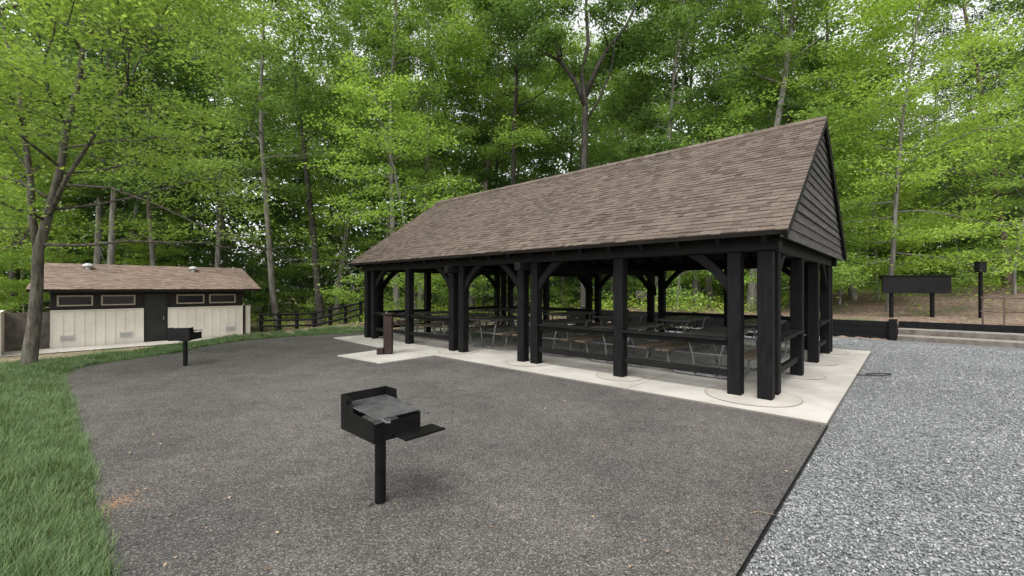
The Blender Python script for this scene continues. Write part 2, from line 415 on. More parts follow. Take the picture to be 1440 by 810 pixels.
# roof
ZE, VE, SL, U0, U1 = 2.40, .35, .695, .48, 12.38
HS = 3.92-VE; RISE = HS*SL; S = math.hypot(HS, RISE); ca = HS/S; sa = RISE/S
def roofP(side):
    def P(u, s, n):
        v = VE+s*ca-n*sa; z = ZE+s*sa+n*ca
        if side: v = 7.84-v
        return (u, -v, z)
    return P
def shingles(P, ends, S, e, wmin, wmax, seed, lift=.02):
    rr = random.Random(seed); b = MB(); s = 0
    while s < S-.02:
        lo, hi = ends(s/S); u = lo
        while u < hi-.01:
            w = rr.uniform(wmin, wmax); u2 = min(u+w, hi)
            if hi-u2 < wmin*.5: u2 = hi
            j = rr.choice((0, 0, .012, .02)); lf = lift*rr.uniform(.7, 1.3)
            sb = s-j; st = min(s+e*1.6, S)
            frac = max(0, 1-(st-sb)/(e*1.6))
            p = [P(u, sb, lf), P(u2-.003, sb, lf), P(u2-.003, st, lf*frac+.001), P(u, st, lf*frac+.001), P(u, sb, 0), P(u2-.003, sb, 0), P(u2-.003, st, -.002), P(u, st, -.002)]
            b.add(p, [(0, 1, 2, 3), (4, 5, 1, 0), (5, 6, 2, 1), (7, 4, 0, 3)])
            u = u2
        s += e
    return b
roof = MB()
for sd in (0, 1):
    P = roofP(sd)
    roof.hexa([P(U0, -.0, -.07), P(U1, -.0, -.07), P(U1, S-.001, -.07), P(U0, S-.001, -.07), P(U0, -.0, -.001), P(U1, -.0, -.001), P(U1, S-.001, -.001), P(U0, S-.001, -.001)])
roof = roof.build('roof', M['ceiling_wood'], pv)
for sd in (0, 1):
    shingles(roofP(sd), lambda t: (U0-.03, U1+.03), S, .118, .08, .22, 11+sd, .017).build('roof_shingles', M['shingle'], roof, recalc=False)
b = MB(); u = U0-.03; zr = ZE+RISE
while u < U1:
    for sg in (-1, 1):
        b.hexa([(u, -3.92, zr+.02), (u+.2, -3.92, zr+.026), (u+.2, -3.92+sg*.15, zr-.15*SL+.026), (u, -3.92+sg*.15, zr-.15*SL+.022),
                (u, -3.92, zr+.034), (u+.2, -3.92, zr+.045), (u+.2, -3.92+sg*.15, zr-.15*SL+.046), (u, -3.92+sg*.15, zr-.15*SL+.036)])
    u += .15
b.build('ridge_cap', M['shingle'], roof)
for sd in (0, 1):
    P = roofP(sd)
    for uu in (U0-.02, U1-.02):
        b = MB(); b.hexa([P(uu, -.03, -.12), P(uu+.04, -.03, -.12), P(uu+.04, S-.08, -.12), P(uu, S-.08, -.12), P(uu, -.03, -.004), P(uu+.04, -.03, -.004), P(uu+.04, S, -.004), P(uu, S, -.004)])
        b.build('rake_board', M['black_plank'], roof)
    for k in range(20):
        uu = .75+k*(12.1-.75)/19
        b = MB(); b.hexa([P(uu-.03, .03, -.20), P(uu+.03, .03, -.20), P(uu+.03, S-.15, -.20), P(uu-.03, S-.15, -.20), P(uu-.03, .03, -.073), P(uu+.03, .03, -.073), P(uu+.03, S-.05, -.073), P(uu-.03, S-.05, -.073)])
        b.build('rafter', M['black_wood'], roof)
for (ug, out) in ((.545, -1), (12.32, 1)):
    b = MB(); z = 2.33; e = .155; rr = random.Random(8)
    while True:
        def vlo(zz): return (zz+.09-ZE)/SL+VE
        z1 = z+e
        a0 = max(vlo(z), .38); a1 = max(vlo(z1), .38)
        if a0 > 3.85: break
        a1 = min(a1, 3.915)
        pr = .035+rr.uniform(-.006, .008); zz0 = z-.012-rr.uniform(0, .008)
        f = lambda v, zz, o: (ug+out*o, -v, zz)
        b.hexa([f(a0, zz0, 0), f(7.84-a0, zz0, 0), f(7.84-a0, zz0, pr), f(a0, zz0, pr), f(a1, z1, 0), f(7.84-a1, z1, 0), f(7.84-a1, z1, .008), f(a1, z1, .008)])
        z = z1
    b.build('gable_boards', M['siding'], pv)
    b = MB(); a_, c_ = (ug+.002, ug+.15) if out < 0 else (ug-.15, ug-.002); ubox(b, a_, c_, .914, 6.926, 2.425, 2.50); b.build('gable_sill', M['black_plank'], pv)

# ------------------------------------------------------------ picnic tables
tb = empty('picnic_table', (0, 0, 0))
b = MB()
for i in range(5): x = -.38+i*.155; b.box(x, x+.145, -.92, .92, .735, .775)
b.build('table_top', M['table_top'], tb)
for s in (-1, 1):
    b = MB()
    for k in (0, 1): x = s*.68-.12+k*.125; b.box(x, x+.115, -.92, .92, .425, .462)
    b.build('bench', M['bench_wood'], tb)
for y in (-.62, .62):
    b = MB()
    b.tube([(-.70, y, .40), (-.67, y, .2), (-.60, y, .07), (-.5, y, .025), (-.25, y, .022), (.25, y, .022), (.5, y, .025), (.60, y, .07), (.67, y, .2), (.70, y, .40)], .021, 8)
    b.tube([(-.78, y, .405), (.78, y, .405)], .019, 8)
    for s in (-1, 1): b.tube([(s*.18, y, .03), (s*.24, y, .4), (s*.32, y, .71)], .021, 8)
    b.tube([(-.37, y, .715), (.37, y, .715)], .019, 8)
    b.build('tube_frame', M['galv'], tb, smooth=True)
b = MB(); b.tube([(0, -.62, .40), (0, 0, .72)], .014); b.tube([(0, .62, .40), (0, 0, .72)], .014); b.build('cross_brace', M['galv'], tb)
cols = [1.95, 3.76, 5.57, 7.38, 9.19, 11.0]
ordn = ['first', 'second', 'third', 'fourth', 'fifth', 'sixth']
k = 0
for ri, v in enumerate((2.35, 5.45)):
    for ci, u in enumerate(cols):
        o = tb if k == 0 else copy_tree(tb); k += 1
        x, y = W(u, v+random.uniform(-.1, .1)); o.location = (x, y, .0545); o.rotation_euler = (0, 0, -math.atan2(D2[0], D2[1])+random.uniform(-.025, .025))
        tag(o, 'brown-benched picnic table, %s from the boarded gable in the %s row' % (ordn[ci], ('near', 'far')[ri]), 'picnic table', 'picnic tables under the shelter')

# ------------------------------------------------------------ grill
def make_grill():
    g = empty('barbecue_grill', (0, 0, 0))
    b = MB(); b.lathe([(.041, -.03), (.041, .505)], n=16); b.build('post', M['steel_black'], g)
    w, d, zb = .19, .24, .54
    t = .006; zr_ = .68
    fb = MB()
    fb.box(-w, w, -d, d, zb, zb+t)
    fb.box(-w, w, d-t, d, zb+t, .80)
    prof = [(-d, zb+t), (d-t, zb+t), (d-t, .80), (.08, .80), (.08, .75), (.05, zr_+.01), (-d, zr_)]
    for s in (-1, 1):
        fb.prism(prof, lambda y, z, x: (x, y, z), s*w-(t if s > 0 else 0), s*w+(t if s < 0 else 0))
    fb.box(-w+t, w-t, -d, -d+t, zb+t, zr_-.01)
    fb.box(-.07, .07, -.07, .07, zb-.03, zb)
    f = fb.build('firebox', M['steel_black'], g)
    for s in (-1, 1):
        b = MB(); b.box(s*w-.012 if s < 0 else w, s*w if s < 0 else w+.012, .12, .15, .74, .77); b.build('height_notch', M['steel_black'], f)
    gr = MB(); zt = .712
    for i in range(21):
        x = -w+.015+i*(2*w-.03)/20; gr.tube([(x, -d-.02, zt), (x, d-.02, zt+.02)], .005, 6)
    for y, dz in ((-d-.02, 0), (-.02, .010), (d-.02, .02)): gr.tube([(-w+.012, y, zt+dz-.004), (w-.012, y, zt+dz-.004)], .008, 6)
    for s in (-1, 1):
        x = s*(w-.03); gr.tube([(x, -d-.02, zt), (x, -d-.06, zt-.0), (x+.01, -d-.10, zt-.012), (x+.03, -d-.11, zt-.012)], .009, 6)
    gr.build('cooking_grate', M['grate'], g)
    b = MB()
    rr = random.Random(4); n = 9; vs = []
    for j in range(n):
        for i in range(n): vs.append((-w+.012+(2*w-.024)*i/(n-1), -d+.012+(2*d-.024)*j/(n-1), zb+.035+rr.random()*.03))
    b.add(vs, [(j*n+i, j*n+i+1, (j+1)*n+i+1, (j+1)*n+i) for j in range(n-1) for i in range(n-1)])
    b.build('ash', M['ash'], g, recalc=False)
    b = MB(); b.box(-w+.14, w+.10, -d-.16, -d-.002, .566, .571); b.box(-w+.14, w+.10, -d-.165, -d-.16, .560, .576); b.build('side_shelf', M['steel_black'], g)
    return g
g1 = make_grill(); g1.location = (-.985, 3.22, .03); g1.rotation_euler = (0, 0, ROT_F)
tag(g1, 'large black steel barbecue grill on a post in the foreground of the paving', 'barbecue grill')
g2 = copy_tree(g1); g2.location = (-6.72, 8.85, .03); g2.rotation_euler = (0, 0, R(190))
tag(g2, 'small-looking black barbecue grill on a post, farther off before the toilet block', 'barbecue grill')

# ------------------------------------------------------------ fountain
x, y = W(8.5, -.6)
ft = empty('drinking_fountain', (x, y, .05), R(12))
tag(ft, 'dark red brown pedestal drinking fountain on a concrete pad at the shelter front', 'drinking fountain')
b = MB(); b.box(-.11, .11, -.11, .11, 0, .93); b.build('pedestal', M['fount'], ft, bev=.03)
b = MB(); b.lathe([(.09, .925), (.13, .935), (.14, .95), (.14, .975), (.125, .975), (.10, .955)], n=20); b.build('upper_bowl', M['fount'], ft)
b = MB(); b.box(.11, .28, -.045, .045, .68, .76); b.build('side_arm', M['fount'], ft, bev=.01)
b = MB(); b.lathe([(.04, .68), (.10, .73), (.12, .78), (.12, .81), (.105, .81), (.08, .78)], (.32, 0, 0), 20); b.build('lower_bowl', M['fount'], ft)
for pts in ([(-.05, .05, .95), (-.05, .05, 1.01), (-.02, .03, 1.03)], [(.30, .06, .78), (.30, .06, .84), (.32, .04, .86)]):
    b = MB(); b.tube(pts, .012); b.build('spout', M['stainless'], ft)
b = MB(); b.box(-.26, -.111, -.13, .06, 0, .15); b.build('foot_box', M['fount'], ft, bev=.01)

# ------------------------------------------------------------ toilet block
GZ = -.7
A = np.array([-17.6, 16.4])
rb = empty('toilet_block', (A[0], A[1], GZ), ROT_F)
tag(rb, 'low cream and dark brown toilet block with pinkish shingle roof at left', 'building')
LX, DY = 6.43, 4.2
b = MB(); b.box(0, LX, 0, DY, -.3, 2.36); b.build('wall', M['brown_dark'], rb)
def panel(x0, x1):
    b = MB(); b.box(x0, x1, -.05, -.003, -.2, 1.43)
    n = int((x1-x0)/.30)
    for i in range(n+1):
        x = x0+.02+(x1-x0-.04)*i/n; b.box(x-.018, x+.018, -.066, -.0505, -.2, 1.42)
    b.box(x0, x1, -.09, -.003, 1.433, 1.47)
    return b.build('cream_wall_panel', M['white_panel'], rb)
panel(0, 2.72); panel(3.53, LX)
def win(x0, x1):
    b = MB(); z0, z1 = 1.62, 2.04; t = .05
    b.box(x0, x1, -.05, -.003, z0, z0+t); b.box(x0, x1, -.05, -.003, z1-t, z1); b.box(x0, x0+t, -.05, -.003, z0+t, z1-t); b.box(x1-t, x1, -.05, -.003, z0+t, z1-t)
    w = b.build('window', M['trim'], rb)
    b = MB(); b.box(x0+t, x1-t, -.02, -.003, z0+t, z1-t); b.build('pane', M['glass'], w)
for a0, a1 in ((.17, 1.17), (1.4, 2.45), (3.84, 4.87), (5.06, 6.13)): win(a0, a1)
b = MB(); b.box(2.78, 3.47, -.045, -.003, .0, 2.08); d = b.build('door', M['door'], rb)
b = MB(); b.tube([(3.38, -.08, .95), (3.38, -.08, 1.1)], .012); b.build('door_handle', M['stainless'], d)
b = MB(); b.box(2.725, 2.776, -.06, -.003, 0, 2.13); b.box(3.474, 3.525, -.06, -.003, 0, 2.13); b.box(2.776, 3.474, -.06, -.003, 2.083, 2.13); b.build('door_frame', M['brown_dark'], rb)
for xc in (.45, 2.15, 4.15, 5.9):
    b = MB()
    for i in range(4): b.box(xc-.17, xc+.17, -.085, -.068, .30+i*.05, .33+i*.05)
    b.box(xc-.19, xc-.17, -.09, -.066, .28, .51); b.box(xc+.17, xc+.19, -.09, -.066, .28, .51)
    b.build('wall_vent', M['vent'], rb)
ze, ye, yr, zr2 = 2.28, -.5, 2.1, 3.36
S2 = math.hypot(yr-ye, zr2-ze); c2 = (yr-ye)/S2; s2 = (zr2-ze)/S2
def rP(side):
    def P(u, s, n):
        yy = ye+s*c2-n*s2; z = ze+s*s2+n*c2
        if side: yy = 2*yr-yy
        return (u, yy, z)
    return P
e0 = lambda t: (-.6+.5*t, 7.12-.15*t)
rf = MB()
for sd in (0, 1):
    P = rP(sd); a, c = e0(0); a1, c1 = e0(1)
    rf.hexa([P(a, 0, -.12), P(c, 0, -.12), P(c1, S2-.002, -.12), P(a1, S2-.002, -.12), P(a, 0, -.001), P(c, 0, -.001), P(c1, S2-.002, -.001), P(a1, S2-.002, -.001)])
rf = rf.build('roof', M['brown_dark'], rb)
for sd in (0, 1): shingles(rP(sd), e0, S2, .13, .12, .30, 31+sd).build('roof_shingles', M['shingle2'], rf, recalc=False)
for xx in (0, LX-.05):
    b = MB(); b.prism([(0, 2.363), (DY, 2.363), (yr, 3.2)], lambda y_, z_, t: (t, y_, z_), xx, xx+.05); b.build('gable_wall', M['brown_dark'], rb)
for xx in (1.1, 4.75):
    yy = 1.55; zz = ze+(yy-ye)*s2/c2
    b = MB(); b.lathe([(.09, -.1), (.09, .12), (.19, .12), (.19, .15), (.13, .22), (.05, .25)], (xx, yy, zz), 16); b.build('roof_vent', M['vent'], rf)
b = MB(); b.box(6.6, 6.8, .1, 1.6, -.3, 1.45); b.build('screen_wall', M['white_panel'], rb)
b = MB(); b.box(-1.35, -1.15, -1.6, .9, -.3, 1.5); b.build('screen_wall', M['white_panel'], rb)
b = MB(); b.box(-1.14, -.02, .5, .56, -.2, 1.4); b.build('fence_panel', M['timber'], rb)
b = MB(); n = 14; m2 = 4; vs = []
for i in range(n+1):
    for j in range(m2+1):
        lx = -6+i*(12.0/n); ly = -1.7+j*(1.55/m2)
        p = A+D2*lx+D1*ly; vs.append((p[0], p[1], hz(p[0], p[1])+.03))
b.add(vs, [(i*(m2+1)+j, (i+1)*(m2+1)+j, (i+1)*(m2+1)+j+1, i*(m2+1)+j+1) for i in range(n) for j in range(m2)])
tag(b.build('footpath', M['patch'], recalc=False), 'pale concrete footpath along the front of the toilet block', 'path', kind='structure')

# ------------------------------------------------------------ fences, wall, steps, signs
FEN = [((-12.6, 21.6), (-10.3, 22.4)), ((-9.9, 21.6), (-7.7, 21.9))]
def rail_fence(p0, p1, n, label, hh=1.1):
    p0 = np.array(p0); p1 = np.array(p1)
    f = empty('rail_fence', (p0[0], p0[1], hz(*p0))); z0 = hz(*p0)
    tag(f, label, 'fence')
    d = p1-p0
    for i in range(n):
        q = d*i/(n-1); zz = hz(*(p0+q))-z0
        b = MB(); b.box(q[0]-.07, q[0]+.07, q[1]-.07, q[1]+.07, zz-.2, zz+hh); b.build('fence_post', M['black_wood'], f, bev=.01)
    for hz_ in (.40, .70, 1.0):
        b = MB(); za = hz_; zb_ = hz(*p1)-z0+hz_
        b.tube([(0, -.085, za), (d[0], d[1]-.085, zb_)], .055, 6); b.build('rail', M['black_wood'], f)
rail_fence(*FEN[0], 4, 'dark rail fence just right of the toilet block')
rail_fence(*FEN[1], 4, 'dark rail fence between toilet block and left end of the shelter')
rw = empty('retaining_wall', (*W(-.4, 11.8), 0), ROT_P)
tag(rw, 'low dark timber retaining wall behind the gravel yard', 'retaining wall')
for z0, z1 in ((-.1, .18), (.184, .38), (.384, .58)):
    b = MB(); b.box(0, 12.5, -.1+z0*.05, .06, z0, z1); b.build('timber_course', M['black_wood'], rw, bev=.012)
b = MB(); b.box(.0, .16, -1.9, -.102, -.1, .56); b.build('return_course', M['black_wood'], rw, bev=.012)
for k in range(5):
    b = MB(); b.box(.02+k*3, .18+k*3, .062, .2, -.1, .66); b.build('stake', M['black_wood'], rw, bev=.01)
st = empty('timber_steps', (*W(-.4, 11.8), 0), ROT_P)
tag(st, 'wide shallow timber-edged steps rising from the gravel at right', 'steps')
for k, (y0, y1, zt) in enumerate(((.1, -.8, .14), (-.8, -1.7, .29), (-1.7, -2.3, .50))):
    b = MB(); b.box(-9.5, -.02, y0-.15, y0, -.05, zt); b.build('timber_riser', M['timber'] if k < 2 else M['black_wood'], st, bev=.012)
    if k < 2:
        b = MB(); b.box(-9.5, -.02, y1+.001, y0-.152, -.05, zt-.012); b.build('tread', M['tread'], st)
hx = W(-2.4, 13.9)
hr = empty('handrail', (*hx, hz(*hx)), ROT_P)
tag(hr, 'brown tubular handrail at the right edge beside the steps', 'handrail')
for xx in (0, -.45, -.9):
    b = MB(); b.tube([(xx, 0, -.1), (xx, 0, .86)], .025); b.build('upright', M['bark_red'], hr)
for z0 in (.45, .88):
    b = MB(); b.tube([(.05, 0, z0), (-.9, 0, z0), (-1.6, .3, z0-.25)], .025); b.build('rail', M['bark_red'], hr)
def at(px, Y): return ((px-720)/F*Y, Y)
x, y = at(1288, 16.2); z = hz(x, y)
nb = empty('notice_board', (x, y, z), R(-8))
tag(nb, 'wide blank black board on two posts beyond the timber wall', 'notice board')
b = MB(); b.box(-1.15, 1.15, -.05, .03, .92, 1.55); b.build('board', M['board_black'], nb, bev=.008)
b = MB(); b.box(-1.2, 1.2, -.08, .06, 1.553, 1.60); b.build('top_trim', M['black_wood'], nb)
for xx in (-.78, .6):
    b = MB(); b.box(xx-.05, xx+.05, .033, .12, -.2, 1.50); b.build('post', M['black_wood'], nb)
x, y = at(1379, 15.6); z = hz(x, y)
upost = empty('utility_post', (x, y, z), R(5))  # utility post with a plain box on top, holds no lamp
tag(upost, 'slim black post with a small box on top, right of the black board', 'post')
b = MB(); b.box(-.045, .045, -.045, .045, -.2, 1.66); b.build('post', M['black_wood'], upost, bev=.006)
b = MB(); b.box(-.15, .15, -.08, .08, 1.663, 2.02); b.box(-.17, .17, -.10, .10, 2.02, 2.05); b.build('head_box', M['board_black'], upost)
x, y = at(903, 24); z = hz(x, y)
ws = empty('small_sign', (x, y, z)); tag(ws, 'small brown panel sign seen through the shelter near its back posts', 'sign')
b = MB(); b.box(-.35, .35, -.03, .0, .55, 1.0); b.build('panel', M['timber'], ws)
b = MB(); b.box(-.05, .05, .003, .08, -.2, .95); b.build('post', M['timber'], ws)

# ------------------------------------------------------------ small loose things
x, y = at(1235, 7.9)
b = MB(); b.tube([(x-.45, y-.02, .04), (x-.3, y-.1, .05), (x-.05, y-.12, .045), (x+.2, y-.04, .05), (x+.28, y+.05, .045), (x+.1, y+.08, .05), (x-.2, y+.03, .045)], .011, 6)
tag(b.build('cable', M['cable'], smooth=True), 'short loose black cable lying on the gravel', 'cable')
x, y = at(1068, 3.05)
b = MB(); b.tube([(x-.07, y, .037), (x, y+.01, .042), (x+.09, y-.03, .038)], .003, 5); b.tube([(x-.02, y+.005, .04), (x-.04, y+.05, .037)], .002, 5)
tag(b.build('twig', M['twig']), 'dry forked twig on the dark paving near the gravel edge', 'twig')
x, y = at(519, 3.17)
b = MB(); b.lathe([(.012, 0), (.024, .008), (.022, .022), (.008, .03)], (x, y, .03), 7)
tag(b.build('pebble', M['stone']), 'dark pebble at the foot of the foreground grill', 'pebble')
rng = np.random.default_rng(2)
def flat_bits(name, pts, size, mat, label, cat, tilt=.25, z=.034, asp=.6):
    n = len(pts); nr = np.stack([rng.normal(0, tilt, n), rng.normal(0, tilt, n), np.ones(n)], -1); nr /= np.linalg.norm(nr, axis=1)[:, None]
    az = rng.uniform(0, 6.28, n); a = np.stack([np.cos(az), np.sin(az), np.zeros(n)], -1); a -= nr*(a*nr).sum(1)[:, None]; a /= np.linalg.norm(a, axis=1)[:, None]
    c = np.cross(nr, a); s = size*rng.uniform(.5, 1.3, n)[:, None]
    p = np.column_stack([pts, np.full(n, z)+size*tilt*.5])
    V = np.stack([p-a*s/2, p+c*s*asp/2, p+a*s/2, p-c*s*asp/2], 1)
    o = npmesh(name, V, np.arange(n*4).reshape(-1, 4), mat); return tag(o, label, cat, kind='stuff')
def xb(y): return np.interp(y, [-1.2, .5, 1.8, 2.39, 3.02, 3.95, 5.15, 6.24, 7.3, 8.07, 8.8, 9.6, 10.6, 11.8, 12.9, 13.8, 14.4], [-2.35, -2.05, -2, -2.25, -2.9, -3.88, -5.2, -6.4, -7.6, -8.37, -8.75, -8.6, -8.3, -8.4, -8.2, -7.6, -6.9])
pts = []
while len(pts) < 190:
    yy = 2.2+10*random.random()**1.3; xx = random.uniform(-8, 3.5)
    u, v = UV(xx, yy)
    edge = xx-xb(yy)
    if u > .05 and v < -.05 and edge > .05 and not (7.3 < u < 9.4 and v > -1.6) and (random.random() < .25 or edge < 1.2 or u < .5): pts.append((xx, yy))
flat_bits('fallen_leaves', np.array(pts), .034, M['litter_leaf'], 'scattered dry leaf fragments on the dark paving', 'leaves')
c = np.array([-2.94, 3.18]); q = rng.normal(0, 1, (480, 2))*np.array([.06, .11])+c; q = np.concatenate([q, rng.normal(0, 1, (260, 2))*np.array([.16, .22])+c]); q = q[q[:, 0] > xb(q[:, 1])+.02]
flat_bits('sawdust', q, .009, M['sawdust'], 'orange sawdust spilled on the paving by the grass edge', 'sawdust', z=.0315)
# ------------------------------------------------------------ crushed stone
n = 200000
r = rng.uniform(1.9, 17, n); an = rng.uniform(R(-20), R(62), n)
px_, py_ = r*np.sin(an), r*np.cos(an)
u, v = UV(px_, py_)
ok = ((u < -.03) & (v < 11.6) & (v > -8.5) & (u > -16)) | ((v > 7.9) & (v < 11.6) & (u > -.1) & (u < 12.5))
px_, py_, r = px_[ok], py_[ok], r[ok]; n = len(px_)
tpl = np.array([[1, 0, 0], [-1, 0, 0], [0, 1, 0], [0, -1, 0], [0, 0, 1], [0, 0, -1], ], float)
V = tpl[None]*rng.uniform(.6, 1.25, (n, 6, 1))+rng.normal(0, .22, (n, 6, 3))
V *= (rng.uniform(.005, .0125, n)*(1+np.maximum(r-5, 0)*.06))[:, None, None]; V[:, :, 2] *= .8
az = rng.uniform(0, 6.28, n); cs, sn = np.cos(az)[:, None], np.sin(az)[:, None]
el = rng.uniform(0, 6.28, n); ce, se = np.cos(el)[:, None], np.sin(el)[:, None]
y1 = V[:, :, 1]*ce-V[:, :, 2]*se; z1 = V[:, :, 1]*se+V[:, :, 2]*ce
x2 = V[:, :, 0]*cs-y1*sn; y2 = V[:, :, 0]*sn+y1*cs
V = np.stack([x2+px_[:, None], y2+py_[:, None], z1+.009+rng.uniform(0, .008, n)[:, None]], -1)
tf = np.array([[0, 2, 4], [2, 1, 4], [1, 3, 4], [3, 0, 4], [2, 0, 5], [1, 2, 5], [3, 1, 5], [0, 3, 5]])
o = npmesh('crushed_stone', V, (tf[None]+6*np.arange(n)[:, None, None]).reshape(-1, 3), M['gstone'])
tag(o, 'loose blue grey and white crushed stone covering the yard', 'gravel', kind='stuff')

# ------------------------------------------------------------ grass
def blades(pts, hh, wd):
    n = len(pts); x, y = pts[:, 0], pts[:, 1]; z = hgt(x, y)
    cl = np.sin(x*3.1+np.sin(y*2.3)*2)*np.cos(y*2.7+x*.8)
    cl2 = np.sin(x*9+y*4)*np.cos(y*11-x*3)
    h_ = hh*(1+.28*cl+.2*cl2)*rng.uniform(.5, 1.3, n)
    da = rng.uniform(0, 6.28, n)*.75+2*cl+1.5*cl2; lean = rng.uniform(.15, .95, n)
    d = np.stack([np.cos(da), np.sin(da)], -1); s = np.stack([-d[:, 1], d[:, 0]], -1)*wd*rng.uniform(.6, 1.3, n)[:, None]*.5
    def P(f, l, ws):
        return [np.column_stack([x+d[:, 0]*l*h_*lean+k*s[:, 0]*ws, y+d[:, 1]*l*h_*lean+k*s[:, 1]*ws, z+h_*f]) for k in (-1, 1)]
    a = P(-.05, 0, 1); b_ = P(.6, .35, .8); t = P(.92, 1.0, 0)
    V = np.stack([a[0], a[1], b_[0], b_[1], t[0]], 1)
    Fc = np.array([[0, 1, 3], [0, 3, 2], [2, 3, 4]])
    return V.reshape(-1, 3), (Fc[None]+5*np.arange(n)[:, None, None]).reshape(-1, 3)
n = 340000
r = rng.uniform(1.8, 14, n); an = rng.uniform(R(-75), R(-25), n); p = np.column_stack([r*np.sin(an), r*np.cos(an)])
j = rng.normal(0, .035, n)
dist = xb(p[:, 1])-p[:, 0]
ok = (dist > -.03+j) & (p[:, 1] < 9.3) & ((dist < 1.5+.5*np.sin(p[:, 1]*2)) | (rng.random(n) < .10+.35*(np.sin(p[:, 0]*1.7)*np.cos(p[:, 1]*1.3) > 0)) | (p[:, 1] < 5.0))
p = p[ok]
V1, F1 = blades(p, .10, .0055)
bb = np.array(bound); seg = rng.integers(45, len(bb)-1, 30000); t = rng.random(30000)[:, None]
q = bb[seg]*(1-t)+bb[seg+1]*t; tn = bb[seg+1]-bb[seg]; tn /= np.linalg.norm(tn, axis=1)[:, None]
w_ = rng.random(30000)**1.6*2.4
nn = np.column_stack([-tn[:, 1], tn[:, 0]])
q = q+nn*w_[:, None]; V2, F2 = blades(q, .09, .012)
m_ = 7000; q = np.column_stack([rng.uniform(-22, -8.6, m_), rng.uniform(8, 17.5, m_)])
lx = (q-A)@D2; ly = (q-A)@D1; q = q[(ly < -1.75) & (np.sin(q[:, 0]*1.3)*np.cos(q[:, 1]*.9)+rng.normal(0, .3, len(q)) > .05)]
q = q[q[:, 0] < xb(q[:, 1])]
V3, F3 = blades(q, .08, .016)
o = npmesh('grass', np.concatenate([V1, V2, V3]), np.concatenate([F1, F2+len(V1), F3+len(V1)+len(V2)]), M['grass'])
tag(o, 'lush uneven green grass bordering the paving on the left', 'grass', kind='stuff')

